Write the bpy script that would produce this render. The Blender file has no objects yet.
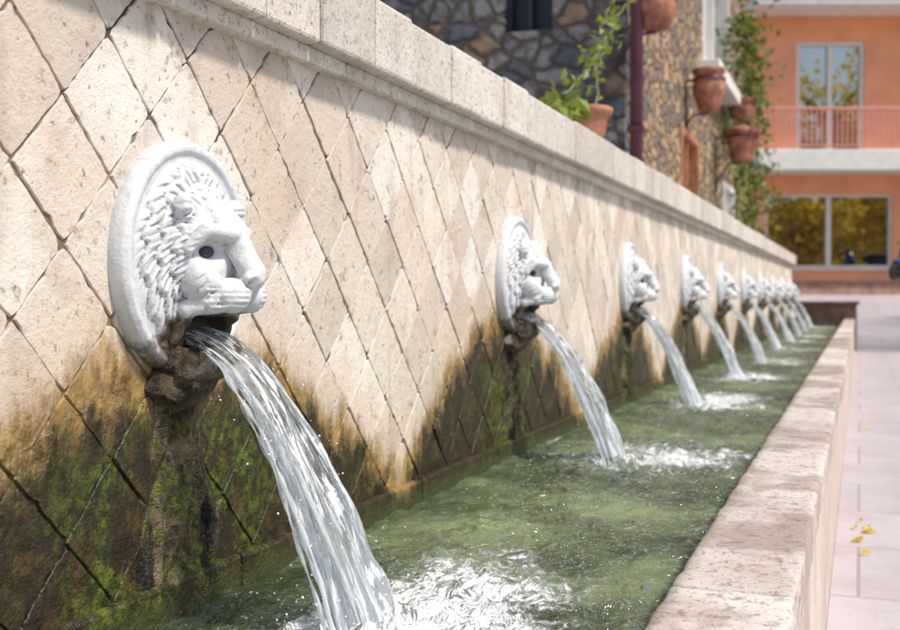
import bpy, bmesh, math, random
from mathutils import Vector, Matrix, noise, Euler
random.seed(7)
TH=math.radians(19.62); E=0.746
F=Vector((-math.sin(TH),math.cos(TH),0)); R=Vector((math.cos(TH),math.sin(TH),0))
D=0.822; Y1=1.268; SP=1.5; NL=10
WZ=0.341; RIM=0.426; LZ=E+0.046
col=bpy.context.scene.collection
# ---------------------------------------------------------------- materials
class M:
    def __init__(s,name):
        s.mat=bpy.data.materials.new(name); s.mat.use_nodes=True
        s.nt=s.mat.node_tree; s.b=s.nt.nodes['Principled BSDF']; s.out=s.nt.nodes['Material Output']
    def n(s,t,**k):
        x=s.nt.nodes.new(t)
        for a,v in k.items(): setattr(x,a,v)
        return x
    def put(s,inp,v):
        if isinstance(v,bpy.types.NodeSocket): s.nt.links.new(v,inp)
        elif v is not None:
            if isinstance(v,(tuple,list)) and len(v)==3 and inp.type=='RGBA': v=(*v,1)
            inp.default_value=v
    def set(s,**k):
        for a,v in k.items(): s.put(s.b.inputs[a.replace('_',' ')],v)
    def m(s,op,a,b=None,c=None,clamp=False):
        x=s.n('ShaderNodeMath',operation=op,use_clamp=clamp)
        s.put(x.inputs[0],a); s.put(x.inputs[1],b) if b is not None else None
        if c is not None: s.put(x.inputs[2],c)
        return x.outputs[0]
    def mix(s,f,a,b,bt='MIX'):
        x=s.n('ShaderNodeMix',data_type='RGBA',blend_type=bt); x.clamp_factor=True
        s.put(x.inputs[0],f); s.put(x.inputs[6],a); s.put(x.inputs[7],b); return x.outputs[2]
    def pos(s): return s.n('ShaderNodeNewGeometry').outputs['Position']
    def obj(s): return s.n('ShaderNodeTexCoord').outputs['Object']
    def vs(s,v,sc):
        x=s.n('ShaderNodeVectorMath',operation='MULTIPLY'); s.put(x.inputs[0],v); x.inputs[1].default_value=sc; return x.outputs[0]
    def xyz(s,v):
        x=s.n('ShaderNodeSeparateXYZ'); s.put(x.inputs[0],v); return x.outputs
    def noi(s,v,sc,det=4,ro=.55,dis=0):
        x=s.n('ShaderNodeTexNoise'); s.put(x.inputs['Vector'],v); x.inputs['Scale'].default_value=sc
        x.inputs['Detail'].default_value=min(det,5); x.inputs['Roughness'].default_value=ro; x.inputs['Distortion'].default_value=dis
        return x.outputs['Fac']
    def ss(s,v,a,b,lo=0.,hi=1.):
        x=s.n('ShaderNodeMapRange',interpolation_type='SMOOTHSTEP')
        s.put(x.inputs[0],v); x.inputs[1].default_value=a; x.inputs[2].default_value=b
        x.inputs[3].default_value=lo; x.inputs[4].default_value=hi; return x.outputs[0]
    def bump(s,h,st=.5,dist=.01,prev=None):
        x=s.n('ShaderNodeBump'); x.inputs['Strength'].default_value=st; x.inputs['Distance'].default_value=dist
        s.put(x.inputs['Height'],h)
        if prev is not None: s.put(x.inputs['Normal'],prev)
        s.put(s.b.inputs['Normal'],x.outputs[0]); return x.outputs[0]
    def attr(s,name):
        x=s.n('ShaderNodeAttribute'); x.attribute_name=name; return x

def simple(name,c,rough=.6,var=.25,scale=8,bump=.2,metal=0,dist=.01):
    m=M(name); p=m.pos(); f=m.noi(p,scale,4)
    cc=m.mix(m.ss(f,.3,.7),tuple(x*(1-var) for x in c),tuple(min(1,x*(1+var*.6)) for x in c))
    m.set(Base_Color=cc,Roughness=rough,Metallic=metal)
    if bump: m.bump(m.noi(p,scale*6,3),bump,dist)
    return m.mat

def wall_mat(name,base,dark,kind):
    m=M(name); p=m.pos(); X=m.xyz(p)
    c=base
    if kind=='tile':
        a=m.attr('rnd').outputs['Color']; A=m.xyz(a)
        c=m.mix(A[0],(.50,.44,.375),(.76,.72,.66))
        c=m.mix(m.m('MULTIPLY',A[1],.45),c,(.68,.575,.48))
    if kind=='mortar':
        c=m.mix(m.ss(m.noi(p,5,4,.6),.45,.68),(.045,.032,.024),(.22,.17,.13))
    n9=m.noi(p,9,5,.7); n24=m.noi(p,26,5,.75)
    c=m.mix(m.ss(n9,.46,.74,0,.55),c,dark)
    c=m.mix(m.ss(m.noi(p,2.6,4,.6),.50,.70,0,.42),c,(.50,.37,.28))
    c=m.mix(m.ss(m.noi(p,80,3,.7),.60,.70,0,.7),c,(.12,.09,.07))
    c=m.mix(m.ss(n24,.57,.68,0,.65),c,(.22,.165,.13))
    st=m.noi(m.vs(p,(12,12,1.8)),1,5,.65)
    c=m.mix(m.ss(st,.52,.72,0,.55),c,(.32,.25,.20))
    # water stain under every spout
    ad=m.m('PINGPONG',m.m('SUBTRACT',X[1],Y1-30),.75)
    H=m.m('SUBTRACT',E-.005,m.m('ADD',m.m('MULTIPLY',ad,.18),m.m('MULTIPLY',m.m('MULTIPLY',ad,ad),.36)))
    H=m.m('ADD',H,m.m('MULTIPLY',m.m('SUBTRACT',m.noi(m.vs(p,(9,9,3)),1,5,.72),.5),.26))
    H=m.m('ADD',H,m.m('MULTIPLY',m.m('SUBTRACT',m.noi(p,1.1,2),.5),.18))
    dp=m.m('SUBTRACT',H,X[2])
    s=m.ss(dp,-.012,.05)
    deep=m.ss(m.m('ADD',dp,m.m('MULTIPLY',m.m('SUBTRACT',n9,.5),.26)),.025,.115)
    halo=m.ss(dp,-.12,.01,0,.35)
    c=m.mix(halo,c,(.46,.31,.17))
    och=m.mix(m.ss(n24,.35,.65),(.17,.085,.014),(.38,.235,.055))
    c=m.mix(m.m('MULTIPLY',s,.9),c,och)
    dk=m.mix(m.ss(n24,.47,.68),(.009,.007,.004),(.065,.038,.012))
    c=m.mix(m.m('MULTIPLY',deep,.95),c,dk)
    low=m.ss(X[2],E-.08,E-.24)
    near=m.ss(ad,.36,.09,.12,1.)
    mo=m.m('MULTIPLY',m.m('MULTIPLY',m.ss(m.noi(p,8,5,.75),.46,.57),near),low)
    c=m.mix(m.m('MULTIPLY',mo,.9),c,m.mix(m.ss(m.noi(p,55,3,.7),.38,.68),(.016,.025,.004),(.13,.16,.014)))
    wl=m.ss(X[2],WZ+.04,WZ+.008)
    c=m.mix(m.m('MULTIPLY',wl,.8),c,(.05,.06,.02))
    m.set(Base_Color=c,Roughness=m.m('SUBTRACT',.8,m.m('MULTIPLY',s,.48)))
    b=m.m('ADD',m.m('MULTIPLY',m.noi(p,45,5,.8),.9),m.m('MULTIPLY',m.m('MULTIPLY',m.noi(p,15,5,.75),deep),2.6))
    m.bump(b,.7,.007)
    return m.mat
MT_tile=wall_mat('diamond_stone_tile',(.5,.43,.35),(.38,.31,.25),'tile')
MT_mortar=wall_mat('mortar',(.20,.15,.11),(.07,.05,.035),'mortar')
MT_plinth=wall_mat('plinth_stone',(.46,.39,.28),(.26,.19,.11),'')

def stone_slab(name,base,seed=0,wet=False):
    m=M(name); p=m.pos(); a=m.attr('rnd').outputs['Color']; A=m.xyz(a)
    c=m.mix(A[0],tuple(x*.82 for x in base),tuple(min(1,x*1.10) for x in base))
    c=m.mix(m.ss(m.noi(p,7,5,.7),.42,.72,0,.5),c,tuple(x*y for x,y in zip(base,(.66,.56,.49))))
    c=m.mix(m.ss(m.noi(p,45,4,.75),.54,.66,0,.6),c,tuple(x*.42 for x in base))
    c=m.mix(m.ss(m.noi(p,130,2,.7),.58,.66,0,.7),c,tuple(x*.22 for x in base))
    ro=.7
    if wet:
        w=m.ss(m.noi(p,2.3,5,.65),.46,.57); ro=m.m('SUBTRACT',.75,m.m('MULTIPLY',w,.50))
        c=m.mix(m.m('MULTIPLY',w,.48),c,(.28,.19,.14))
        c=m.mix(m.ss(m.noi(p,26,5,.8),.54,.62,0,.65),c,(.19,.15,.12))
        X=m.xyz(p); gi=m.ss(X[0],-.175,-.2)
        c=m.mix(m.m('MULTIPLY',gi,.6),c,(.16,.13,.05))
    else: c=m.mix(m.ss(m.noi(m.vs(p,(6,6,2)),1,5,.7),.53,.68,0,.45),c,(.27,.23,.20))
    m.set(Base_Color=c,Roughness=ro)
    m.bump(m.m('ADD',m.noi(p,60,5,.8),m.m('MULTIPLY',m.noi(p,12,3),.6)),.6,.008)
    return m.mat
MT_cop=stone_slab('coping_limestone',(.66,.615,.555))
MT_rim=stone_slab('trough_limestone',(.66,.59,.54),wet=True)
MT_side=stone_slab('trough_side_stone',(.62,.54,.47))

def lion_mat():
    m=M('white_painted_marble'); p=m.obj(); X=m.xyz(p)
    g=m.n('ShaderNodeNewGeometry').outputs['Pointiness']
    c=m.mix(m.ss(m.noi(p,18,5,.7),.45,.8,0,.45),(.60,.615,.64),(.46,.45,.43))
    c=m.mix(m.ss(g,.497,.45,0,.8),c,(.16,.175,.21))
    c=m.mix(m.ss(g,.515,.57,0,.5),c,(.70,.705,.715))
    c=m.mix(m.ss(m.noi(p,90,3,.7),.61,.71,0,.6),c,(.24,.20,.17))
    c=m.mix(m.ss(m.noi(m.vs(p,(30,30,7)),1,4,.7),.57,.72,0,.42),c,(.34,.30,.25))
    nz=m.m('MULTIPLY',m.m('SUBTRACT',m.noi(p,24,5,.75),.5),.085)
    ay=m.m('ABSOLUTE',X[1])
    st=m.ss(m.m('ADD',X[2],nz),-.095,-.130)
    mo=m.m('MULTIPLY',m.ss(m.m('ADD',X[2],m.m('MULTIPLY',nz,.25)),-.068,-.076),m.ss(m.m('ADD',ay,nz),.086,.062))
    st=m.m('MAXIMUM',m.m('MULTIPLY',st,.9),m.m('MULTIPLY',mo,.96))
    c=m.mix(st,c,m.mix(m.ss(m.noi(p,50,4,.7),.4,.7),(.025,.013,.006),(.17,.11,.055)))
    m.set(Base_Color=c,Roughness=.45)
    m.bump(m.m('ADD',m.noi(p,70,5,.6),m.m('MULTIPLY',m.noi(p,260,2),.4)),.35,.004)
    return m.mat
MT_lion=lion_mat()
MT_eye=simple('eye_blue_grey',(.020,.026,.048),.35,.3,60,0)
def rock_mat():
    m=M('mossy_wet_rock'); p=m.pos(); n=m.noi(p,16,5,.75)
    c=m.mix(m.ss(n,.38,.62),(.03,.02,.010),(.27,.20,.12))
    c=m.mix(m.ss(m.noi(p,9,5,.75),.45,.57,0,.88),c,m.mix(m.ss(m.noi(p,70,3,.7),.35,.65),(.025,.036,.005),(.17,.19,.018)))
    c=m.mix(m.ss(m.noi(m.vs(p,(20,20,6)),1,5),.54,.62,0,.94),c,(.008,.006,.004))
    m.set(Base_Color=c,Roughness=.38)
    m.bump(m.noi(p,38,5,.8),1.,.028); return m.mat
MT_rock=rock_mat()
def jaw_mat():
    m=M('weathered_spout_stone'); p=m.pos()
    c=m.mix(m.ss(m.noi(p,30,5,.7),.35,.62),(.020,.012,.006),(.17,.125,.075))
    c=m.mix(m.ss(m.noi(p,22,5,.7),.56,.64,0,.75),c,(.40,.36,.31))
    m.set(Base_Color=c,Roughness=.35); m.bump(m.noi(p,70,5,.8),1,.016); return m.mat
MT_jaw=jaw_mat()
MT_black=simple('mouth_cavity',(.02,.013,.008),.4,.3,30,0)

def stream_mat():
    m=M('falling_water'); u=m.attr('flow').outputs['Vector']
    m.set(Base_Color=(.96,.98,1,),Roughness=.02,IOR=1.33); m.put(m.b.inputs['Transmission Weight'],1.)
    n1=m.noi(m.vs(u,(5,.9,1)),3.0,4,.6,.4)
    m.bump(n1,.9,.03)
    w=m.n('ShaderNodeBsdfPrincipled'); w.inputs['Base Color'].default_value=(.92,.95,.99,1); w.inputs['Roughness'].default_value=.25
    tr=m.n('ShaderNodeBsdfTranslucent'); tr.inputs['Color'].default_value=(.92,.95,.99,1)
    ms=m.n('ShaderNodeMixShader'); ms.inputs[0].default_value=.4
    m.nt.links.new(w.outputs[0],ms.inputs[1]); m.nt.links.new(tr.outputs[0],ms.inputs[2])
    tp=m.n('ShaderNodeBsdfTransparent'); tp.inputs[0].default_value=(.95,.98,1,1)
    g2=m.n('ShaderNodeMixShader'); g2.inputs[0].default_value=.45
    m.nt.links.new(m.b.outputs[0],g2.inputs[1]); m.nt.links.new(tp.outputs[0],g2.inputs[2])
    U=m.xyz(u)
    s1=m.ss(m.noi(m.vs(u,(8,.7,1)),4.0,5,.7,.35),.51,.58,0,.95)
    s2=m.ss(m.noi(m.vs(u,(18,1.4,1)),5.0,3,.6,.2),.57,.64,0,.9)
    f=m.m('ADD',m.m('MAXIMUM',s1,s2),m.m('MULTIPLY',m.ss(U[1],1.2,2.05),.32),clamp=True)
    mx=m.n('ShaderNodeMixShader'); m.put(mx.inputs[0],f)
    m.nt.links.new(g2.outputs[0],mx.inputs[1]); m.nt.links.new(ms.outputs[0],mx.inputs[2])
    m.nt.links.new(mx.outputs[0],m.out.inputs[0]); return m.mat
MT_stream=stream_mat()
def pool_mat():
    m=M('pool_water'); p=m.pos(); fo=m.attr('foam_glints').outputs['Color']; Fo=m.xyz(fo)
    n=m.m('ADD',m.m('MULTIPLY',m.noi(m.vs(p,(1,.75,1)),24,5,.8,1.8),.80),m.m('MULTIPLY',m.noi(p,6,3,.6,1.),.35))
    f=m.ss(m.m('ADD',m.m('MULTIPLY',Fo[0],.46),n),.77,.90)  # white mask: foam at the jets plus painted glint flecks
    h=m.m('ADD',m.m('MULTIPLY',m.noi(m.vs(p,(1,.7,1)),14,4,.62,1.2),1.),m.m('MULTIPLY',m.noi(p,44,2,.55,.8),.35))
    h=m.m('ADD',h,m.m('MULTIPLY',f,.2))
    bp=m.bump(h,1.,.055)
    murk=m.mix(m.ss(m.noi(p,3,4),.35,.65),(.075,.115,.045),(.22,.28,.13))
    df=m.n('ShaderNodeBsdfDiffuse'); m.put(df.inputs[0],murk)
    tp=m.n('ShaderNodeBsdfTransparent'); tp.inputs[0].default_value=(.70,.80,.54,1)
    a=m.n('ShaderNodeMixShader'); m.put(a.inputs[0],m.ss(m.noi(p,5,3),.3,.7,.3,.8)); m.nt.links.new(tp.outputs[0],a.inputs[1]); m.nt.links.new(df.outputs[0],a.inputs[2])
    gl=m.n('ShaderNodeBsdfGlossy'); gl.inputs['Roughness'].default_value=.03; m.put(gl.inputs['Normal'],bp)
    fr=m.n('ShaderNodeFresnel'); fr.inputs[0].default_value=1.48; m.put(fr.inputs['Normal'],bp)
    b2=m.n('ShaderNodeMixShader'); m.put(b2.inputs[0],m.m('ADD',m.m('MULTIPLY',fr.outputs[0],1.2),.03,clamp=True)); m.nt.links.new(a.outputs[0],b2.inputs[1]); m.nt.links.new(gl.outputs[0],b2.inputs[2])
    m.set(Base_Color=(.84,.87,.88),Roughness=.35)
    c=m.n('ShaderNodeMixShader'); m.put(c.inputs[0],m.m('MULTIPLY',f,.85)); m.nt.links.new(b2.outputs[0],c.inputs[1]); m.nt.links.new(m.b.outputs[0],c.inputs[2])
    m.nt.links.new(c.outputs[0],m.out.inputs[0]); return m.mat
MT_pool=pool_mat()
MT_foam=simple('splash_water',(.88,.91,.93),.15,.05,20,0)

def rubble_mat(name,c1,c2,c3,mort,scale,bd=.05):
    m=M(name); p=m.pos()
    dn=m.n('ShaderNodeTexNoise'); m.put(dn.inputs['Vector'],p); dn.inputs['Scale'].default_value=3.5
    v=m.n('ShaderNodeVectorMath',operation='MULTIPLY_ADD'); m.put(v.inputs[0],dn.outputs['Color']); v.inputs[1].default_value=(.22,.22,.22); m.put(v.inputs[2],m.vs(p,(1,1,1.45)))
    a=m.n('ShaderNodeTexVoronoi',feature='F1'); b=m.n('ShaderNodeTexVoronoi',feature='DISTANCE_TO_EDGE')
    for x in(a,b): m.put(x.inputs['Vector'],v.outputs[0]); x.inputs['Scale'].default_value=scale
    A=m.xyz(a.outputs['Color']); n=m.noi(p,12,5,.7)
    c=m.mix(m.ss(A[0],.25,.6),c1,c2); c=m.mix(m.ss(A[1],.6,.8),c,c3)
    c=m.mix(m.ss(n,.4,.7,0,.65),c,tuple(x*.35 for x in c1))
    e=m.ss(m.m('ADD',b.outputs['Distance'],m.m('MULTIPLY',m.m('SUBTRACT',n,.5),.08)),.02,.09)
    c=m.mix(e,mort,c)
    m.set(Base_Color=c,Roughness=.85)
    h=m.m('ADD',m.m('MULTIPLY',m.ss(b.outputs['Distance'],0,.2),1.),m.m('MULTIPLY',n,1.1))
    m.bump(h,1,bd); return m.mat
MT_rubA=rubble_mat('grey_rubble_stone',(.14,.15,.18),(.34,.32,.31),(.38,.25,.16),(.11,.09,.075),5.0,.06)
MT_rubB=rubble_mat('ochre_rubble_stone',(.42,.29,.17),(.68,.47,.27),(.24,.21,.20),(.15,.105,.07),6.0,.06)
MT_bed=rubble_mat('basin_bed_stones',(.20,.18,.09),(.42,.38,.24),(.12,.15,.07),(.05,.055,.025),9.,.03)
def pave_mat():
    m=M('pavement_slabs'); p=m.pos()
    b=m.n('ShaderNodeTexBrick'); m.put(b.inputs['Vector'],p); b.offset=.5
    b.inputs['Scale'].default_value=1.
    b.inputs['Color1'].default_value=(.43,.395,.42,1); b.inputs['Color2'].default_value=(.49,.445,.46,1); b.inputs['Mortar'].default_value=(.31,.27,.275,1)
    b.inputs['Mortar Size'].default_value=.005; b.inputs['Brick Width'].default_value=.6; b.inputs['Row Height'].default_value=.6
    c=m.mix(m.ss(m.noi(p,3,5,.7),.4,.7,0,.5),b.outputs['Color'],(.34,.27,.26))
    c=m.mix(m.ss(m.noi(p,60,4,.7),.55,.7,0,.5),c,(.23,.19,.18))
    m.set(Base_Color=c,Roughness=.55)
    m.bump(m.m('SUBTRACT',m.m('MULTIPLY',m.noi(p,60,4,.7),.5),b.outputs['Fac']),.5,.006); return m.mat
MT_pave=pave_mat()
MT_ground=simple('ground_earth',(.22,.19,.14),.9,.3,2)
MT_brown=simple('brown_stone',(.20,.115,.085),.7,.35,9)
MT_brick=simple('terrace_wall_stone',(.42,.25,.19),.8,.3,5)
MT_terr=simple('terrace_ground',(.34,.30,.26),.85,.2,3)
MT_plaster=simple('salmon_plaster',(.90,.40,.225),.85,.10,1.5,.15)
MT_white=simple('white_paint',(.76,.74,.71),.5,.08,4,.05)
MT_rail=simple('rose_railing_paint',(.72,.30,.25),.5,.1,5,0)
MT_pipe=simple('maroon_downpipe_paint',(.10,.022,.045),.35,.3,6,0)
MT_terra=simple('terracotta',(.38,.16,.10),.8,.5,10,.3)
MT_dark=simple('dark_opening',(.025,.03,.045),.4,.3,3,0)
MT_wood=simple('shutter_wood',(.42,.20,.10),.6,.3,8)
MT_bluedoor=simple('pale_blue_door_paint',(.50,.58,.66),.5,.15,6)
MT_roof=simple('roof_tile_clay',(.42,.17,.10),.8,.3,6)
MT_bark=simple('bark',(.13,.09,.06),.9,.35,14,.6)
MT_stem=simple('vine_stem',(.16,.18,.05),.7,.3,20,0)
MT_soil=simple('soil',(.05,.035,.025),.9,.3,20)
def glass_mat():
    m=M('window_glass'); p=m.pos()
    m.set(Base_Color=(.02,.025,.025),Roughness=.03,IOR=1.5); m.put(m.b.inputs['Specular IOR Level'],1.)
    m.put(m.b.inputs['Coat Weight'],1.); m.put(m.b.inputs['Coat IOR'],4.); m.put(m.b.inputs['Coat Roughness'],.02)
    m.bump(m.noi(p,1.3,2),.05,.05); return m.mat
MT_glass=glass_mat()
def leaf_mat(name,a,b,tf=.35):
    m=M(name); r=m.xyz(m.attr('rnd').outputs['Color'])
    c=m.mix(r[0],a,b); m.set(Base_Color=c,Roughness=.5)
    t=m.n('ShaderNodeBsdfTranslucent'); m.put(t.inputs[0],m.mix(.5,c,(.45,.42,.04)))
    x=m.n('ShaderNodeMixShader'); x.inputs[0].default_value=tf
    m.nt.links.new(m.b.outputs[0],x.inputs[1]); m.nt.links.new(t.outputs[0],x.inputs[2]); m.nt.links.new(x.outputs[0],m.out.inputs[0]); return m.mat
MT_leaf=leaf_mat('green_leaves',(.03,.07,.012),(.12,.19,.03))
MT_leafy=leaf_mat('yellow_leaves',(.70,.50,.03),(.95,.68,.06),.5)
MT_leafv=leaf_mat('vine_leaves',(.07,.14,.02),(.30,.36,.05))

# ---------------------------------------------------------------- mesh builder
class B:
    def __init__(s): s.v=[];s.f=[];s.m=[];s.r=[];s.mats=[];s.sm=[]
    def mi(s,mat):
        if mat not in s.mats: s.mats.append(mat)
        return s.mats.index(mat)
    def add(s,vs,fs,mat,rnd=None,smooth=False):
        o=len(s.v); s.v+= [tuple(v) for v in vs]; k=s.mi(mat)
        rnd=rnd or (random.random(),random.random(),random.random())
        for f in fs: s.f.append([o+i for i in f]); s.m.append(k); s.r.append(rnd); s.sm.append(smooth)
    def box(s,a,b,mat,bev=0,rnd=None,T=None):
        bm=bmesh.new(); bmesh.ops.create_cube(bm,size=1)
        c=[(a[i]+b[i])/2 for i in range(3)]; d=[abs(b[i]-a[i]) for i in range(3)]
        for v in bm.verts: v.co=Vector((v.co.x*d[0],v.co.y*d[1],v.co.z*d[2]))
        if bev: bmesh.ops.bevel(bm,geom=bm.edges[:],offset=bev,segments=2,affect='EDGES',profile=.5)
        vs=[v.co+Vector(c) for v in bm.verts]
        if T: vs=[T@v for v in vs]
        s.add(vs,[[v.index for v in f.verts] for f in bm.faces],mat,rnd); bm.free()
    def rev(s,prof,c,mat,n=28,axis='Z',T=None,smooth=True):
        vs=[];fs=[]
        for r,z in prof:
            for i in range(n):
                a=2*math.pi*i/n; v=Vector((r*math.cos(a),r*math.sin(a),z))
                if T: v=T@v
                vs.append(v+Vector(c))
        for j in range(len(prof)-1):
            for i in range(n): fs.append([j*n+i,j*n+(i+1)%n,(j+1)*n+(i+1)%n,(j+1)*n+i])
        s.add(vs,fs,mat,smooth=smooth)
    def tube(s,pts,rs,mat,n=8):
        vs=[];fs=[]
        for k,p in enumerate(pts):
            p=Vector(p); q=Vector(pts[min(k+1,len(pts)-1)])-Vector(pts[max(k-1,0)])
            q.normalize(); a=q.orthogonal().normalized() if k==0 else (a-q*a.dot(q)).normalized(); b=q.cross(a)
            r=rs[k] if isinstance(rs,(list,tuple)) else rs
            for i in range(n): t=2*math.pi*i/n; vs.append(p+a*r*math.cos(t)+b*r*math.sin(t))
        for j in range(len(pts)-1):
            for i in range(n): fs.append([j*n+i,j*n+(i+1)%n,(j+1)*n+(i+1)%n,(j+1)*n+i])
        fs.append(list(range(n))[::-1]); fs.append([(len(pts)-1)*n+i for i in range(n)])
        s.add(vs,fs,mat,smooth=True)
    def leaf(s,p,sz,mat,up=None):
        d=Vector((random.gauss(0,1),random.gauss(0,1),random.gauss(-.2,.8))).normalized()
        w=d.orthogonal().normalized(); w=Matrix.Rotation(random.random()*6.28,3,d)@w; n=d.cross(w)
        p=Vector(p); sz*=random.uniform(.6,1.25)
        vs=[p,p+d*sz*.45+w*sz*.3+n*sz*.1,p+d*sz,p+d*sz*.45-w*sz*.3+n*sz*.1]
        s.add(vs,[[0,1,2],[0,2,3]],mat)
    def obj(s,name,parent=None):
        me=bpy.data.meshes.new(name); me.from_pydata(s.v,[],s.f); me.update()
        for m in s.mats: me.materials.append(m)
        me.polygons.foreach_set('material_index',s.m); me.polygons.foreach_set('use_smooth',s.sm)
        ca=me.color_attributes.new('rnd','FLOAT_COLOR','CORNER'); buf=[]
        for f,r in zip(s.f,s.r): buf+= [r[0],r[1],r[2],1]*len(f)
        ca.data.foreach_set('color',buf)
        o=bpy.data.objects.new(name,me); col.objects.link(o)
        if parent: o.parent=parent
        return o
def empty(name,loc=(0,0,0),rz=0):
    e=bpy.data.objects.new(name,None); e.empty_display_size=.1; col.objects.link(e); e.location=loc; e.rotation_euler=(0,0,rz); return e

# ---------------------------------------------------------------- fountain wall
YE=16.2; YS=-2.5; YW=15.3
wall=empty('stone_fountain_wall')
b=B(); b.box((-D-.35,YS,-.05),(-D-.003,YW,1.108),MT_mortar); b.obj('wall_core',wall)
b=B(); Dg=.165; gap=.0017
zc0=LZ+.01
for i in range(int((YS-Y1)/(Dg/2)),int((YW-Y1)/(Dg/2))-1):
    for j in range(-9,6):
        if (i+j)%2: continue
        cy=Y1+.025+i*Dg/2; cz=zc0+j*Dg/2
        if cz>1.106+Dg/2-.01 or cz<WZ-.02: continue
        h=Dg/2-gap; tilt=(random.gauss(0,.006),random.gauss(0,.006)); off=random.uniform(-.001,.0012)
        rot=random.gauss(0,.010); cy+=random.gauss(0,.0009); cz+=random.gauss(0,.0009)
        near=cy<6; ns=10 if near else 1
        cs=[(h,0),(0,h),(-h,0),(0,-h)]; ring=[]
        for k in range(4):
            a=cs[k]; c=cs[(k+1)%4]
            for q in range(ns):
                t=q/ns; ja=random.gauss(0,.0008) if near else 0; jb=random.gauss(0,.0008) if near else 0
                if near and q==0: ja-=a[0]*.05*random.random(); jb-=a[1]*.05*random.random()
                if near and random.random()<.05: ja-=(a[0]*(1-t)+c[0]*t)*.05; jb-=(a[1]*(1-t)+c[1]*t)*.05
                ring.append((a[0]*(1-t)+c[0]*t+ja,a[1]*(1-t)+c[1]*t+jb))
        vs=[]
        for sc,dx in((1.,-.006),(1.,-.0010),(.982,.0008)):
            for (u,w) in ring:
                u2=(u*math.cos(rot)-w*math.sin(rot))*sc; w2=(u*math.sin(rot)+w*math.cos(rot))*sc
                vs.append((-D+dx+off+tilt[0]*u+tilt[1]*w,cy+u2,min(cz+w2,1.105)))
        n=len(ring); fs=[]
        for L in(0,1):
            for q in range(n): fs.append([L*n+q,L*n+(q+1)%n,(L+1)*n+(q+1)%n,(L+1)*n+q])
        fs.append([2*n+q for q in range(n)])
        b.add(vs,fs,MT_tile)
b.obj('diamond_tiles',wall)
b=B(); y=YS
while y<YE:
    L=random.uniform(.5,.8); b.box((-D-.02,y+.002,.2),(-D+.014,min(y+L,YE)-.002,WZ+.045+random.uniform(-.003,.003)),MT_plinth,.006); y+=L
b.obj('plinth',wall)
b=B(); y=YS; 
while y<YW+.05:
    L=random.choice((.17,.19,.22,.34,.2)); e=min(y+L,YW+.06); jx=random.uniform(-.0025,.0025)
    b.box((-D-.42,y+.0012,1.128),(-D+.050+jx,e-.0012,1.246+jx),MT_cop,.006); y=e
y=YS
while y<YW:
    L=random.uniform(.5,.8); e=min(y+L,YW+.03)
    b.box((-D-.36,y+.0012,1.104),(-D+.024,e-.0012,1.1285),MT_cop,.003); y=e+.0001
b.obj('coping',wall)

# trough
tr=empty('stone_water_trough')
b=B(); y=YS; xi=-.191; xo=-.0675
def roughblock(x0,y0,z0,x1,y1,z1):
    bm=bmesh.new(); bmesh.ops.create_cube(bm,size=1)
    for v in bm.verts: v.co=Vector(((x0+x1)/2+v.co.x*(x1-x0),(y0+y1)/2+v.co.y*(y1-y0),(z0+z1)/2+v.co.z*(z1-z0)))
    bmesh.ops.bevel(bm,geom=bm.edges[:],offset=.007,segments=3,affect='EDGES',profile=.5)
    for _ in range(3):
        bmesh.ops.subdivide_edges(bm,edges=[e for e in bm.edges if e.calc_length()>.022],cuts=1 if _ else 3,use_grid_fill=True)
    for v in bm.verts:
        p=v.co; k=noise.fractal(p*28,1,2,4)*.0022+min(0,noise.noise(p*60))*.0024
        v.co=p+Vector((k*(1 if p.x>(x0+x1)/2 else -1),0,k))
    vs=[v.co.copy() for v in bm.verts]; bm.verts.index_update(); fs=[[v.index for v in f.verts] for f in bm.faces]; bm.free()
    b.add(vs,fs,MT_rim,smooth=True)
while y<YE:
    L=random.uniform(.52,.68); e=min(y+L,YE); j=random.uniform(-.002,.002)
    if -.3<y<5: roughblock(xi-.006,y+.002,RIM-.07,xo+.006+j,e-.002,RIM+j)
    else: b.box((xi-.006,y+.002,RIM-.07),(xo+.006+j,e-.002,RIM+j),MT_rim,.007)
    y=e
b.obj('rim',tr)
b=B(); y=YS+.2
b.box((xi+.004,YS,-.05),(xo-.008,YE,RIM-.071),MT_mortar)
while y<YE:
    L=random.uniform(.5,.75); e=min(y+L,YE)
    b.box((xi+.002,y+.0015,-.02),(xo,e-.0015,RIM-.0715),MT_side,.003); y=e
b.obj('side_panels',tr)
b=B(); b.box((-D,YS,-.05),(xi+.003,YE,.17),MT_bed); b.obj('basin_floor',tr)
b=B(); b.box((-D+.003,YE+.001,-.02),(xo+.03,YE+.5,E-.13),MT_brown,.01)
b.box((-D-.02,YE-.03,E-.129),(xo+.06,YE+.55,E-.085),MT_brown,.008); b.obj('end_block',tr)

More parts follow.
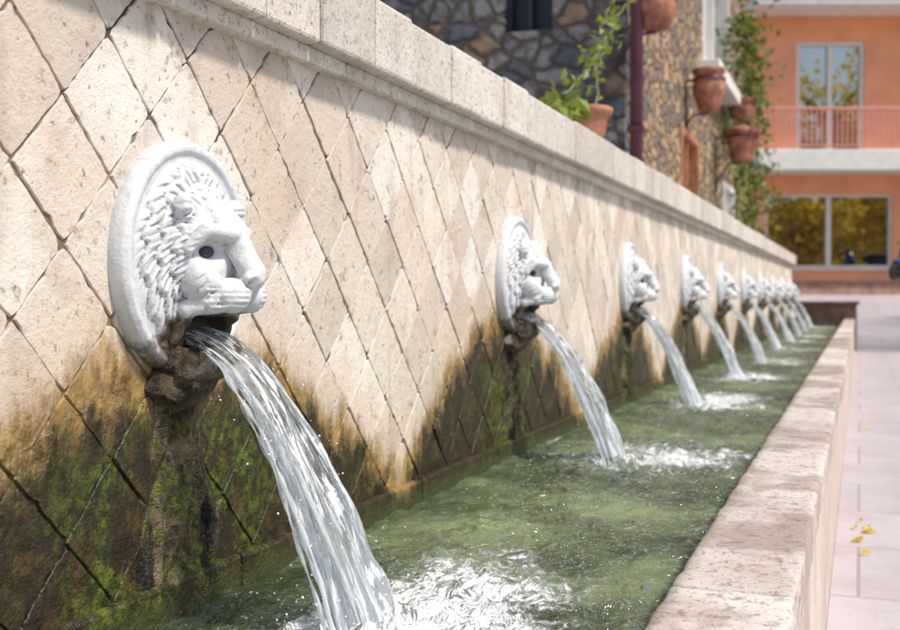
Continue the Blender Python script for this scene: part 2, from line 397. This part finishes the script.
# ---------------------------------------------------------------- pool water
ys=[];y=YS
while y<YE: ys.append(y); y+=(.007 if 0.9<y<4 else .014 if y<8 and y>0 else .03)
ys.append(YE)
xs=[-D+.0+(xi-.004+D)*i/72 for i in range(73)]
XL=-.575; imp=[(XL,Y1+SP*n) for n in range(-2,NL)]
vs=[];foam_glints=[]
for y in ys:
    near=[q for q in imp if abs(q[1]-y)<1.3]
    for x in xs:
        h=0;fo=0
        wob=noise.noise((x*7,y*7,4))*.05
        for (ix,iy) in near:
            r=math.hypot(x-ix,(y-iy))
            h+=.0035*math.cos((r+wob)*62-iy*3)*math.exp(-r/.20)
            h+=-.010*math.exp(-(r/.04)**2)+.024*math.exp(-((r+wob*.4-.066)/.028)**2)*(.35+1.4*noise.noise((x*34,y*34,1)))
            rr=math.hypot((x-ix-.10)/.26,(y-iy-.10)/.50); fo=max(fo,math.exp(-rr**2)*.66, 1.0*math.exp(-(r/.095)**2))
        h+=.010*noise.noise((x*9,y*7,0))+.007*noise.noise((x*22,y*18,3))+.0036*noise.noise((x*50,y*44,5))*(1+fo*3)
        fo+=.45*max(0,noise.noise((x*3,y*2.2,9)))  # scattered pale flecks: water glints painted in with the foam colour
        if x<-D+.03 or x>xi-.02: fo+=.14
        vs.append((x,y,WZ+h)); foam_glints.append(min(1,fo))
n=73; fs=[[j*n+i,j*n+i+1,(j+1)*n+i+1,(j+1)*n+i] for j in range(len(ys)-1) for i in range(n-1)]
me=bpy.data.meshes.new('pool_water'); me.from_pydata(vs,[],fs); me.materials.append(MT_pool)
me.polygons.foreach_set('use_smooth',[True]*len(fs))
ca=me.color_attributes.new('foam_glints','FLOAT_COLOR','POINT'); buf=[]
for f in foam_glints: buf+=[f,f,f,1]
ca.data.foreach_set('color',buf)
o=bpy.data.objects.new('pool_water',me); col.objects.link(o)

# ---------------------------------------------------------------- lion head
def ell(bm,c,r,rot=None,seg=20):
    T=Matrix.Translation(c)
    if rot is not None: T=T@rot.to_4x4()
    T=T@Matrix.Diagonal((*r,1)); bmesh.ops.create_uvsphere(bm,u_segments=seg,v_segments=seg//2+2,radius=1,matrix=T)
def cap(bm,a,c,r1,r2,k=9,flat=1.):
    a=Vector(a);c=Vector(c)
    for i in range(k+1):
        t=i/k; r=r1*(1-t)+r2*t; ell(bm,a.lerp(c,t),(r*flat,r,r),seg=16)
def evalmesh(bm,name,vox,sm=4,fac=.5):
    me=bpy.data.meshes.new(name+'_src'); bm.to_mesh(me); bm.free()
    o=bpy.data.objects.new(name+'_src',me); col.objects.link(o)
    r=o.modifiers.new('r','REMESH'); r.mode='VOXEL'; r.voxel_size=vox; r.use_smooth_shade=True
    s=o.modifiers.new('s','SMOOTH'); s.iterations=sm; s.factor=fac
    dg=bpy.context.evaluated_depsgraph_get(); m2=bpy.data.meshes.new_from_object(o.evaluated_get(dg))
    bpy.data.objects.remove(o); m2.name=name; return m2
bm=bmesh.new()
prof=[(0,-.012),(.142,-.012),(.146,-.004),(.1475,.010),(.145,.020),(.139,.0255),(.133,.0255),(.128,.0205),(.122,.0205),(.108,.029),(.08,.040),(.04,.046),(0,.048)]
N=128; rings=[]
for r,x in prof:
    rings.append([bm.verts.new((x,r*math.cos(2*math.pi*i/N),r*1.02*math.sin(2*math.pi*i/N))) for i in range(N)] if r>0 else [bm.verts.new((x,0,0))])
for a,c in zip(rings,rings[1:]):
    for i in range(N):
        j=(i+1)%N
        if len(a)==1: bm.faces.new((a[0],c[j],c[i]))
        elif len(c)==1: bm.faces.new((a[i],a[j],c[0]))
        else: bm.faces.new((a[i],a[j],c[j],c[i]))
ell(bm,(.028,0,.008),(.042,.080,.088),seg=48)
ell(bm,(.042,0,.006),(.042,.058,.070),seg=48)
cap(bm,(.048,0,.064),(.072,0,.030),.026,.020,10)
for sg in(-1,1):
    cap(bm,(.056,sg*.015,.060),(.078,sg*.015,.036),.014,.013,8)      # forehead planes
    cap(bm,(.088,sg*.012,.029),(.072,sg*.046,.033),.0120,.0100)      # brow
    cap(bm,(.071,sg*.047,.031),(.054,sg*.060,.010),.010,.009)        # outer brow
    ell(bm,(.058,sg*.044,-.028),(.028,.022,.028),seg=30)             # cheek
    cap(bm,(.062,sg*.048,-.014),(.086,sg*.029,-.042),.011,.015,8)    # cheek to muzzle plane
    ell(bm,(.090,sg*.0205,-.047),(.025,.0245,.0225),seg=30)           # muzzle pad
    cap(bm,(.084,sg*.033,-.052),(.046,sg*.052,-.064),.0155,.012)      # lip
    ell(bm,(.046,sg*.060,.062),(.013,.014,.017),seg=24)               # small rounded ear
cap(bm,(.083,0,.030),(.108,0,-.018),.0155,.0175,12)
ell(bm,(.112,0,-.026),(.0125,.0235,.0115),seg=24); ell(bm,(.107,0,-.038),(.010,.008,.012))
for sg in(-1,1): cap(bm,(.050,sg*.052,-.064),(.032,sg*.058,-.102),.010,.006)
lion_me=evalmesh(bm,'lion_face_relief',.0018,6,.5)
def sst(x,a,b_):
    t=max(0,min(1,(x-a)/(b_-a))); return t*t*(3-2*t)
for v in lion_me.vertices:
    x,y,z=v.co
    if x<.012: continue
    r=math.hypot(y,z); a=math.atan2(z,abs(y)) # mirrored left/right
    fe=math.hypot(y/.062,(z+.000)/.074); front=sst(x,.014,.023)
    mk=sst(fe,.92,1.08)*(1-sst(r,.110,.127))*front
    if mk>0:
        s3=3 if y>0 else 7
        wx=noise.noise((y*15,z*15,s3)); wy=noise.noise((y*36,z*36,s3+4))
        u=a+ (fe-1)*.55 + wx*.16                      # locks sweep downward as they leave the face
        sc=math.sin(u*15)*.20+wx*.25
        q=(fe-.92)/.30+sc; fr=q-math.floor(q)
        step=fr*(1-sst(fr,.80,1.0))                    # overlapping tiers of locks
        v.co.x+=mk*(.0058*step-.0014)
        v.co.x+=mk*(math.sin(u*48+wy*2.0+math.floor(q)*1.7)*.00105+math.sin(u*92+wy*3+math.floor(q)*2.9)*.00055)
    ay=abs(y)
    v.co.x-=.019*math.exp(-(((ay-.031)/.0165)**2+((z-.0065)/.0110)**2))*front
    v.co.x-=.009*math.exp(-(((ay-.014)/.0055)**2+((z+.031)/.005)**2))*(1 if x>.088 else 0)
    v.co.x-=.008*math.exp(-((y/.0034)**2))*(sst(-z,.038,.044))*(1 if x>.07 else 0)
    v.co.x-=.006*math.exp(-(((ay-(.034+.35*(-z-.03)))/.006)**2))*sst(-z,.016,.028)*(1-sst(-z,.055,.066))*front
    # whisker rows and forehead furrow
    if x>.075 and z<-.036: v.co.x+=.0009*math.sin(z*900)*sst(ay,.012,.02)
    v.co.x-=.005*math.exp(-((y/.006)**2))*sst(z,.030,.045)*(1-sst(z,.07,.09))*front
    mo=sst(-z,.070,.075)*(1-sst(ay,.046,.054))
    v.co.x=v.co.x*(1-mo)+min(v.co.x,.004)*mo
    v.co.x+=.0006*noise.noise((y*60,z*60,3))
lion_me.materials.append(MT_lion)
bm=bmesh.new()
ell(bm,(.022,0,-.137),(.046,.056,.026)); ell(bm,(.048,0,-.130),(.032,.036,.015)); ell(bm,(.006,-.008,-.158),(.036,.064,.034))
for sg in(-1,1):
    cap(bm,(.028,sg*.040,-.128),(.066,sg*.022,-.120),.012,.009,6); cap(bm,(.012,sg*.058,-.094),(.026,sg*.048,-.132),.012,.014,6)
cap(bm,(.066,-.022,-.120),(.066,.022,-.120),.009,.009,5)
jaw_me=evalmesh(bm,'lower_jaw',.0026,3)
for v in jaw_me.vertices:
    v.co+=Vector((1,.7,.7))*noise.fractal(v.co*40,1,2,5)*.010
jaw_me.materials.append(MT_jaw)
bm=bmesh.new(); ell(bm,(.016,0,-.099),(.020,.052,.034)); cav=bpy.data.meshes.new('mouth_cavity'); bm.to_mesh(cav); bm.free(); cav.materials.append(MT_black)
bm=bmesh.new()
for sg in(-1,1): ell(bm,(.0585,sg*.0310,.0070),(.0120,.0130,.0085),seg=20)
eye=bpy.data.meshes.new('eyes'); bm.to_mesh(eye); bm.free(); eye.materials.append(MT_eye)
for p in eye.polygons: p.use_smooth=True

def stream(k,y0):
    rs=random.Random(k*13+5); NT=100; NA=48; vs=[];fs=[];fl=[]
    s0=rs.random()*50; kk=rs.uniform(.95,1.05)
    def path(t):
        p=.028+.228*t*kk; z=LZ-.100-.350*t**1.85; return p,z
    for a in range(NT+1):
        t=a/NT; p,z=path(t); p2,z2=path(min(1,t+.01)); p1,z1=path(max(0,t-.01))
        d=Vector((p2-p1,z2-z1)).normalized(); nx,nz=-d.y,d.x
        w=.032+.018*t**.8-.006*math.exp(-((t-.3)/.15)**2); th=.013+.011*t
        for i in range(NA):
            an=2*math.pi*i/NA; cu=math.cos(an); su=math.sin(an)
            rd=1+.20*noise.noise((cu*2.4+s0,su*2.4,t*2.2))+.32*noise.noise((cu*6+s0,su*6,t*4.0))*(.5+t)+.30*noise.noise((cu*14+s0,su*14,t*8))*(.2+t*1.2)
            yy=w*cu*rd+.006*noise.noise((t*3,s0,0)); nn=th*su*rd+.007*t*noise.noise((cu*3,t*5,s0))
            vs.append((-D+p+nx*nn,y0+yy,z+nz*nn)); fl.append((an/6.28+s0 if an<3.14 else 1-an/6.28+s0,t*2,su*.3))
    for a in range(NT):
        for i in range(NA): fs.append([a*NA+i,a*NA+(i+1)%NA,(a+1)*NA+(i+1)%NA,(a+1)*NA+i])
    for q in range(9):
        side=rs.choice((-1,-1,1)); t0=rs.uniform(.1,.6); o=len(vs); yo=rs.uniform(.028,.054)*side; lift=rs.uniform(-.014,.014); nn=40
        for a in range(nn+1):
            t=t0+(1-t0)*a/nn; p,z=path(t); r=.0020*(1+.6*math.sin(a*1.1+q))*(min(1,a/5))+.0004
            for i in range(6):
                an=i*math.pi/3
                vs.append((-D+p+lift*(t-t0)*2+r*math.cos(an),y0+yo*(.9+.5*t)+r*math.sin(an)+.003*math.sin(a*.4+q),z+r*math.sin(an)*.5)); fl.append((q*.3+i*.1,t*2,0))
        for a in range(nn):
            for i in range(6): fs.append([o+a*6+i,o+a*6+(i+1)%6,o+(a+1)*6+(i+1)%6,o+(a+1)*6+i])
    me=bpy.data.meshes.new('water_stream'); me.from_pydata(vs,[],fs); me.materials.append(MT_stream)
    me.polygons.foreach_set('use_smooth',[True]*len(fs))
    at=me.attributes.new('flow','FLOAT_VECTOR','POINT'); at.data.foreach_set('vector',[c for v in fl for c in v])
    o=bpy.data.objects.new('water_stream',me); col.objects.link(o)
    bm=bmesh.new()
    for q in range(320 if k<4 else 50):
        if q%3:
            an=rs.random()*6.28; r=abs(rs.gauss(0,.060))+.02; hh=max(0,rs.gauss(.008,.024))*(1.2 if r<.09 else .4); pt=(XL+r*math.cos(an),y0+r*math.sin(an)*1.1,WZ+.004+hh)
        else:
            t=rs.uniform(.35,1); p,z=path(t); pt=(-D+p+rs.gauss(0,.016),y0+rs.choice((-1,1))*(.045+abs(rs.gauss(0,.012))),z+rs.gauss(0,.01))
        bmesh.ops.create_icosphere(bm,subdivisions=1,radius=rs.uniform(.0006,.0020)*(.8 if q%3==0 else 1),matrix=Matrix.Translation(pt))
    m2=bpy.data.meshes.new('splash'); bm.to_mesh(m2); bm.free(); m2.materials.append(MT_foam)
    for p in m2.polygons: p.use_smooth=True
    o2=bpy.data.objects.new('splash_drops',m2); col.objects.link(o2); o2.parent=o

for k in range(-1,NL):
    y0=Y1+SP*k
    e=empty('lion_head_fountain_spout',(-D,y0,LZ))
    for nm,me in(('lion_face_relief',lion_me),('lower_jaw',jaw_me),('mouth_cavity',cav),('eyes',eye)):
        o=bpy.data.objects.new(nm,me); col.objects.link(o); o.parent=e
    vs=[];fs=[];NZ=110;NA=80
    for j in range(NZ+1):
        z=-.12-(LZ-.12-.25)*j/NZ; t=j/NZ
        for i in range(NA+1):
            s_=-1+2*i/NA; w=(.055+.085*t)*(1+.45*noise.noise((t*6,k*7.3,2 if s_>0 else 8)))
            q=noise.fractal(Vector((s_*2.2,t*6+k*9,3)),1,2,6)
            cr=noise.noise((s_*1.2+t*2,t*3+k*5,7)); crack=-.016*math.exp(-(cr/.05)**2)
            dd=(1-abs(s_)**1.8)*(.011+.008*t)+(.018*q+crack)*(1-abs(s_)**2.5)
            vs.append((dd-.003,w*s_,z))
    for j in range(NZ):
        for i in range(NA): fs.append([j*(NA+1)+i,(j+1)*(NA+1)+i,(j+1)*(NA+1)+i+1,j*(NA+1)+i+1])
    me=bpy.data.meshes.new('mossy_encrusted_stone'); me.from_pydata(vs,[],fs); me.materials.append(MT_rock); me.polygons.foreach_set('use_smooth',[True]*len(fs))
    o=bpy.data.objects.new('mossy_encrusted_stone',me); col.objects.link(o); o.parent=e
    stream(k,y0)

# ---------------------------------------------------------------- ground
def sheet(name,pts,mat):
    me=bpy.data.meshes.new(name); me.from_pydata([tuple(p) for p in pts],[],[list(range(len(pts)))]); me.materials.append(mat)
    o=bpy.data.objects.new(name,me); col.objects.link(o); return o
sheet('ground',[(-300,-300,-.03),(300,-300,-.03),(300,300,-.03),(-300,300,-.03)],MT_ground)
def L2(X,Z,z): v=F*Z+R*X; return Vector((v.x,v.y,z))
b=B()
b.add([(-.0665,-20,0),(30,-20,0),(30,17,0),(-.0665,17,0)],[[0,1,2,3]],MT_pave)
b.add([(-D-.3,17,0),(30,17,0),L2(34,24,.75),L2(4,24,.75)],[[0,1,2,3]],MT_pave)
b.obj('pavement')
b=B(); T=Matrix.Rotation(TH,4,'Z')
for i in range(40):
    b.box((3+i*.8,24.002,.3),(3.796+i*.8,24.35,1.0),MT_brick,.01,T=T)
b.box((3,23.96,1.0),(36,24.4,1.055),MT_brown,.01,T=T); b.obj('low_terrace_wall')
b=B(); b.box((-4,24.401,.2),(60,90,1.04),MT_terr,T=T); b.obj('terrace_ground')
b=B(); b.box((-40,-8,-.02),(-D-.36,YE+1.2,1.02),MT_terr); b.obj('raised_bank')

# ---------------------------------------------------------------- salmon building
bld=empty('salmon_apartment_building',(0,0,0),TH)
b=B(); ZB=28.
X0=7.35; X1=22
def wallp(x0,x1,z0,z1): b.box((x0,ZB,z0),(x1,ZB+.25,z1),MT_plaster)
wallp(X0,7.67,1.0,3.2); wallp(7.67,10.76,1.0,1.40); wallp(10.76,12.2,1.0,3.2); wallp(12.2,15,1.0,1.4); wallp(15,X1,1.0,3.2)
wallp(X0,X1,3.2,4.18); wallp(X0,8.4,4.18,6.9); wallp(10.06,12.6,4.18,6.9); wallp(14.3,X1,4.18,6.9); wallp(X0,X1,6.9,8.0)
b.box((X0,ZB+.25,1.0),(X0+.25,ZB+9,8.0),MT_plaster); b.box((X1-.25,ZB+.25,1.0),(X1,ZB+9,8),MT_plaster); b.box((X0,ZB+9,1),(X1,ZB+9.2,8),MT_plaster)
b.obj('walls',bld)
def win(x0,x1,z0,z1,mid,fr=.07):
    b.box((x0,ZB+.12,z0),(x1,ZB+.135,z1),MT_glass)
    b.box((x0,ZB+.05,z0),(x0+fr,ZB+.118,z1),MT_white,.008); b.box((x1-fr,ZB+.05,z0),(x1,ZB+.118,z1),MT_white,.008)
    b.box((x0+fr,ZB+.05,z0),(x1-fr,ZB+.118,z0+fr),MT_white,.008); b.box((x0+fr,ZB+.05,z1-fr),(x1-fr,ZB+.118,z1),MT_white,.008)
    for m_ in mid: b.box((m_-.06,ZB+.04,z0+fr),(m_+.06,ZB+.116,z1-fr),MT_white,.008)
b=B(); win(7.67,10.76,1.4,3.2,[9.22]); win(12.2,15,1.4,3.2,[13.6]); win(8.4,10.06,4.18,6.9,[9.23],.10); win(12.6,14.3,4.18,6.9,[13.45])
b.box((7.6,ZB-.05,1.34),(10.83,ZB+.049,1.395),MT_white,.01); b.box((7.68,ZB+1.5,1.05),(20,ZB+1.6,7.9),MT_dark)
b.obj('windows',bld)
b=B(); b.box((7.2,ZB-1.1,3.66),(X1,ZB-.002,4.15),MT_white,.02); b.box((7.1,ZB-1.15,7.5),(X1+.3,ZB-.004,7.72),MT_white,.02)
b.box((7.0,ZB-1.3,8.0),(X1+.4,ZB+9.5,8.2),MT_white,.02); b.box((7.3,ZB-.9,7.72),(X1,ZB-.004,8.0),MT_plaster); b.obj('balcony_slab_and_eaves',bld)
b=B(); zt=5.14
b.box((7.22,ZB-1.06,zt-.06),(X1,ZB-1.0,zt),MT_rail,.01); b.box((7.22,ZB-1.05,4.22),(X1,ZB-1.01,4.26),MT_rail)
x=7.24
while x<X1: b.box((x,ZB-1.045,4.262),(x+.032,ZB-1.015,zt-.062),MT_rail); x+=.12
for i in range(9): b.box((7.22,ZB-1+i*.11,4.2),(7.24,ZB-.98+i*.11,zt-.05),MT_rail)
b.box((7.215,ZB-1,zt-.05),(7.255,ZB-.003,zt),MT_rail); b.obj('balcony_railing',bld)

# ---------------------------------------------------------------- stone house
hs=empty('rubble_stone_house'); HX=-1.6; HY=8.24; HT=5.6
b=B()
wx0,wx1,wz0,wz1=-2.52,-2.14,2.70,3.6
for (a0,a1,z0,z1) in((-9,wx0,1,HT),(wx1,HX,1,HT),(wx0,wx1,1,wz0),(wx0,wx1,wz1,HT)):
    b.box((a0,HY,z0),(a1,HY+.4,z1),MT_rubA)
b.obj('front_rubble_wall',hs)
b=B()
def zs(sy,Z): return E+(295-sy)/1150*Z
def yat(sx,x):
    Z=1221*x/(860-sx); return (Z-.336*x)/.942, Z
ops=[]
ya,_=yat(680,1.6); yb,_=yat(697,1.6); ops.append((ya,yb,1.0,zs(125,10.8),MT_wood))
yc,_=yat(700,1.6); yd,_=yat(729,1.6); ops.append((yc+.1,yd-.3,3.25,4.7,MT_glass))
ye,_=yat(722,1.6); yf,_=yat(733,1.6); ops.append((ye,yf,1.0,2.15,MT_bluedoor))
def seg(y0,y1,z0,z1): b.box((HX-.4,y0,z0),(HX,y1,z1),MT_rubB)
y_=HY+.401; HE=17.2
cuts=sorted(set([y_,HE]+[o_[0] for o_ in ops]+[o_[1] for o_ in ops]))
for i in range(len(cuts)-1):
    c=(cuts[i]+cuts[i+1])/2; ivs=sorted([(o_[2],o_[3]) for o_ in ops if o_[0]<c<o_[1]]); z=1.0
    for z0,z1 in ivs:
        if z0>z: seg(cuts[i],cuts[i+1],z,z0)
        z=z1
    seg(cuts[i],cuts[i+1],z,HT)
b.box((-9,HE,1),(HX,HE+.3,HT),MT_rubB); b.obj('side_rubble_wall',hs)
b=B()
for (y0,y1,z0,z1,mt) in ops:
    b.box((HX-.2,y0,z0),(HX-.15,y1,z1),mt); f=.07
    fm=MT_white if mt!=MT_wood else MT_wood
    b.box((HX-.149,y0,z0),(HX+.02,y0+f,z1),fm,.006); b.box((HX-.149,y1-f,z0),(HX+.02,y1,z1),fm,.006)
    b.box((HX-.149,y0+f,z1-f),(HX+.02,y1-f,z1),fm,.006); b.box((HX-.149,y0+f,z0),(HX+.03,y1-f,z0+.05),fm,.006)
    ym=(y0+y1)/2; b.box((HX-.149,ym-.03,z0+.05),(HX-.02,ym+.03,z1-f),fm,.004)
    if mt==MT_wood:
        for q in range(14): b.box((HX-.148,y0+f+.01,z0+.1+q*.12),(HX-.10,y1-f-.01,z0+.17+q*.12),MT_wood)
b.box((HX-.05,ops[1][0]-.3,3.05),(HX+.22,ops[1][1]+.3,3.2),MT_white,.01)
b.box((wx0,HY+.2,wz0),(wx1,HY+.22,wz1),MT_dark); b.box((wx0,HY+.1,wz0),(wx0+.04,HY+.16,wz1),MT_dark); b.box((wx0+.17,HY+.1,wz0),(wx0+.2,HY+.16,wz1),MT_dark)
b.obj('windows_and_doors',hs)
b=B(); b.box((-9.3,HY-.35,HT),(HX+.35,HE+.6,HT+.15),MT_white,.01)
for q in range(60): b.box((-9.3,HY-.4+q*.16,HT+.15),(HX+.4,HY-.27+q*.16,HT+.2),MT_roof,.01)
b.obj('roof',hs)
b=B(); b.tube([(-1.50,HY-.10,1.0),(-1.50,HY-.10,HT)],.048,MT_pipe,16)
for z in(1.9,3.2,4.5): b.box((-1.56,HY-.16,z),(-1.44,HY,z+.04),MT_pipe,.005)
b.obj('drain_downpipe',hs)

# ---------------------------------------------------------------- pots & plants
def pot(name,loc,r,h,plant=0,style=0,leafm=MT_leafv,drop=.5,bracket=False):
    e=empty(name,loc); b=B()
    pr=[(0,0),(r*.62,0),(r*.66,h*.05),(r*.80,h*.4),(r*.92,h*.78),(r*.93,h*.80),(r*1.06,h*.82),(r*1.08,h*.97),(r*1.03,h),(r*.93,h*.99),(r*.9,h*.88),(0,h*.9)]
    if style: pr=[(0,0),(r*.5,0),(r*.72,h*.15),(r*.95,h*.45),(r*.97,h*.62),(r*.82,h*.8),(r*.80,h*.83),(r*1.0,h*.9),(r*1.0,h*.98),(r*.9,h),(r*.78,h*.9),(0,h*.9)]
    b.rev(pr,(0,0,0),MT_terra); b.rev([(0,h*.92),(r*.85,h*.92)],(0,0,0),MT_soil)
    if bracket:
        b.tube([(-.02,0,h*.75),(-.30,0,h*.75)],.012,MT_pipe); b.tube([(0,0,-.01),(-.15,0,-.02),(-.30,0,-.25)],.012,MT_pipe)
        b.rev([(r*1.0,h*.72),(r*1.02,h*.76),(r*.98,h*.78)],(0,0,0),MT_pipe)
    b.obj('terracotta_pot',e)
    if plant:
        b=B()
        for q in range(plant):
            a=random.random()*6.28; L=random.uniform(.4,1.); pts=[]
            for t in range(9):
                u=t/8; rr=r*.2+L*.25*u+r*.9*min(1,u*2); z=h+.18*math.sin(u*3.1)*L-drop*L*u**2
                pts.append((rr*math.cos(a+u*.6)*.8,rr*math.sin(a+u*.6),z))
            b.tube(pts,.004,MT_stem,5)
            for p in pts[1:]:
                for _ in range(7): b.leaf(Vector(p)+Vector((random.gauss(0,.035),random.gauss(0,.035),random.gauss(0,.04))),.075,leafm)
        b.obj('foliage',e)
    return e
def at(sx,sy,x):
    y,Z=yat(sx,x); return (-x,y,zs(sy,Z))
pot('terracotta_flower_pot',Vector(at(585,147,1.02)),.10,.15,0)
pot('terracotta_flower_pot',at(655,32,1.38),.15,.30,0,1,bracket=True)
pot('terracotta_flower_pot',at(708,113,1.38),.16,.42,0,1,MT_leaf,.25,True)
pot('terracotta_flower_pot',at(741,124,1.38),.17,.30,3,1,MT_leaf,.7,True)
pot('terracotta_flower_pot',at(741,162,1.30),.19,.38,2,0,MT_leaf,.8,True)
def climber(name,ctrl,nl,sz,mat,spread=.04,th=.005):
    b=B(); pts=[]
    for i in range(len(ctrl)-1):
        for t in range(8):
            p=Vector(ctrl[i]).lerp(Vector(ctrl[i+1]),t/8); p+=Vector((noise.noise(p*5),noise.noise(p*5+Vector((9,0,0))),0))*.05; pts.append(p)
    b.tube(pts,th,MT_stem,6)
    for i in range(nl):
        p=random.choice(pts); b.leaf(p+Vector([random.gauss(0,spread) for _ in range(3)]),sz,mat)
    b.obj(name)
climber('climbing_plant',[at(582,124,1.02),at(560,104,1.05),at(575,88,1.1),at(598,50,1.2),at(606,20,1.25),at(618,-30,1.35)],75,.06,MT_leafv,.035)
climber('climbing_plant',[at(588,124,1.02),at(596,70,1.15),at(612,22,1.3),at(640,-10,1.38)],45,.06,MT_leafv,.03)
climber('climbing_plant',[at(550,104,1.02),at(566,106,1.04),at(582,120,1.02)],60,.065,MT_leafv,.02)
climber('ivy_vine',[at(744,20,1.36),at(746,60,1.32),at(750,110,1.3)],480,.10,MT_leaf,.13,.02)
climber('ivy_vine',[at(746,150,1.45),at(750,190,1.4),at(752,250,1.35)],480,.10,MT_leaf,.12,.02)
climber('ivy_vine',[at(736,235,1.3),at(745,180,1.32),at(751,150,1.3),at(760,100,1.2),at(758,50,1.2)],260,.09,MT_leafv,.10,.012)

# ---------------------------------------------------------------- trees
def tree(name,loc,h,cr,nl,mat,lsz=.22,seed=1):
    random.seed(seed); e=empty(name,loc); b=B(); pts=[Vector((0,0,0))]
    for i in range(6): pts.append(pts[-1]+Vector((random.gauss(0,.12),random.gauss(0,.12),h*.6/6)))
    b.tube(pts,[h*.03*(1-.08*i) for i in range(7)],MT_bark,10); cl=[]
    for q in range(18):
        s=pts[random.randint(2,6)]; a=random.random()*6.28; L=cr*random.uniform(.5,1); up=random.uniform(-.2,1.1)
        d=Vector((math.cos(a),math.sin(a),up)).normalized()*L*1.1; m_=s+d*.5+Vector((0,0,.2)); t=s+d
        b.tube([s,m_,t],[h*.012,h*.008,h*.003],MT_bark,6); cl+=[m_,t,t+Vector([random.gauss(0,cr*.25) for _ in range(3)])]
        cl.append(t+Vector([random.gauss(0,cr*.3) for _ in range(3)]))
    b.obj('trunk_and_limbs',e); b=B()
    for i in range(nl):
        c=random.choice(cl); b.leaf(c+Vector([random.gauss(0,cr*.15) for _ in range(3)]),lsz,mat)
    b.obj('crown',e)
# street trees in the square to the right (seen mirrored in the window panes)
for q,(X_,Z_,h_,mt,cr_) in enumerate(((13.6,14,11.5,MT_leafy,3.4),(18.5,11,12,MT_leafy,3.6),(11.9,18.5,4.6,MT_leafy,1.7),(16.2,16.5,5.2,MT_leafy,2.0),(22,4,11,MT_leaf,4))):
    tree('plane_tree',L2(X_,Z_,0.0),h_,cr_,4000,mt,.30,3+q)
tree('olive_tree',L2(6.3,40,1.0),9,3,4000,MT_leaf,.34,6)
tree('olive_tree',L2(2.,44,1.0),10,3.5,3000,MT_leaf,.36,8)
random.seed(11)

b=B()
for i in range(26):
    y=random.uniform(2.5,12); x=random.uniform(-.03,1.2)
    if i<7: x=-.015+random.uniform(0,.05); y=3.75+random.uniform(-.1,.25)
    a=random.random()*6.28; s=random.uniform(.015,.035); c=Vector((x,y,.006)); d=Vector((math.cos(a),math.sin(a),0))*s; w=Vector((-d.y,d.x,0))*.5
    b.add([c-d,c+w+Vector((0,0,.012)),c+d,c-w+Vector((0,0,.008))],[[0,1,2],[0,2,3]],MT_leafy)
b.obj('fallen_leaves')

# dark blue scooter, only its front end reaches into the picture
sc=empty('parked_motor_scooter',L2(10.70,26.4,1.04),TH+math.radians(15)); sc.scale=(.85,.85,.85)
MT_blue=simple('blue_scooter_paint',(.02,.05,.16),.3,.2,5,0); MT_rub=simple('tyre_rubber',(.02,.02,.02),.8,.2,20,0)
b=B(); RX=Matrix.Rotation(math.pi/2,3,'X')
for x in(-.6,.6):
    b.rev([(.13,-.05),(.22,-.055),(.25,-.02),(.25,.02),(.22,.055),(.13,.05),(.13,-.05)],(x,0,.25),MT_rub,24,T=RX)
    b.rev([(0,-.03),(.12,-.02),(.12,.02),(0,.03)],(x,0,.25),MT_rub,20,T=RX)
b.tube([(-.6,0,.3),(-.5,0,.55),(-.42,0,.95),(-.38,0,1.05)],[.03,.04,.05,.03],MT_blue,10)
b.tube([(-.40,-.3,1.07),(-.38,0,1.02),(-.40,.3,1.07)],.018,MT_rub,8)
b.tube([(-.72,0,.5),(-.6,0,.56),(-.45,0,.5)],[.04,.09,.07],MT_blue,12)
b.tube([(-.40,0,.95),(-.36,0,.6),(-.3,0,.3),(.1,0,.27)],[.10,.17,.15,.13],MT_blue,12)
b.tube([(.1,0,.3),(.25,0,.5),(.5,0,.6),(.85,0,.66)],[.12,.2,.2,.06],MT_blue,14)
b.tube([(.0,0,.72),(.2,0,.79),(.55,0,.80),(.8,0,.84)],[.08,.13,.13,.05],MT_rub,12)
b.obj('scooter_body',sc)

# ---------------------------------------------------------------- world, sun, camera
w=bpy.data.worlds.new('World'); bpy.context.scene.world=w; w.use_nodes=True
nt=w.node_tree; bg=nt.nodes['Background']; sky=nt.nodes.new('ShaderNodeTexSky'); sky.sky_type='NISHITA'; sky.sun_disc=False
el=math.radians(55); S=Vector((.95,-.14,0)).normalized()
sky.sun_elevation=el; sky.sun_rotation=math.atan2(S.x,S.y); sky.air_density=1.2; sky.dust_density=2
nt.links.new(sky.outputs[0],bg.inputs[0]); bg.inputs[1].default_value=.15
ld=bpy.data.lights.new('sun','SUN'); ld.energy=4.4; ld.angle=math.radians(6); ld.color=(1,.935,.84)
lo=bpy.data.objects.new('sun',ld); col.objects.link(lo)
d=Vector((S.x*math.cos(el),S.y*math.cos(el),math.sin(el))); lo.rotation_euler=d.to_track_quat('Z','Y').to_euler()
cd=bpy.data.cameras.new('camera'); cam=bpy.data.objects.new('camera',cd); col.objects.link(cam)
cam.location=(0,0,E); cam.rotation_euler=(math.radians(89.0),0,TH); cd.lens=46; cd.clip_start=.02; cd.clip_end=800
cd.dof.use_dof=True; cd.dof.focus_distance=1.5; cd.dof.aperture_fstop=7.1
bpy.context.scene.camera=cam
vs_=bpy.context.scene.view_settings; vs_.view_transform='Standard'; vs_.look='None'; vs_.exposure=0
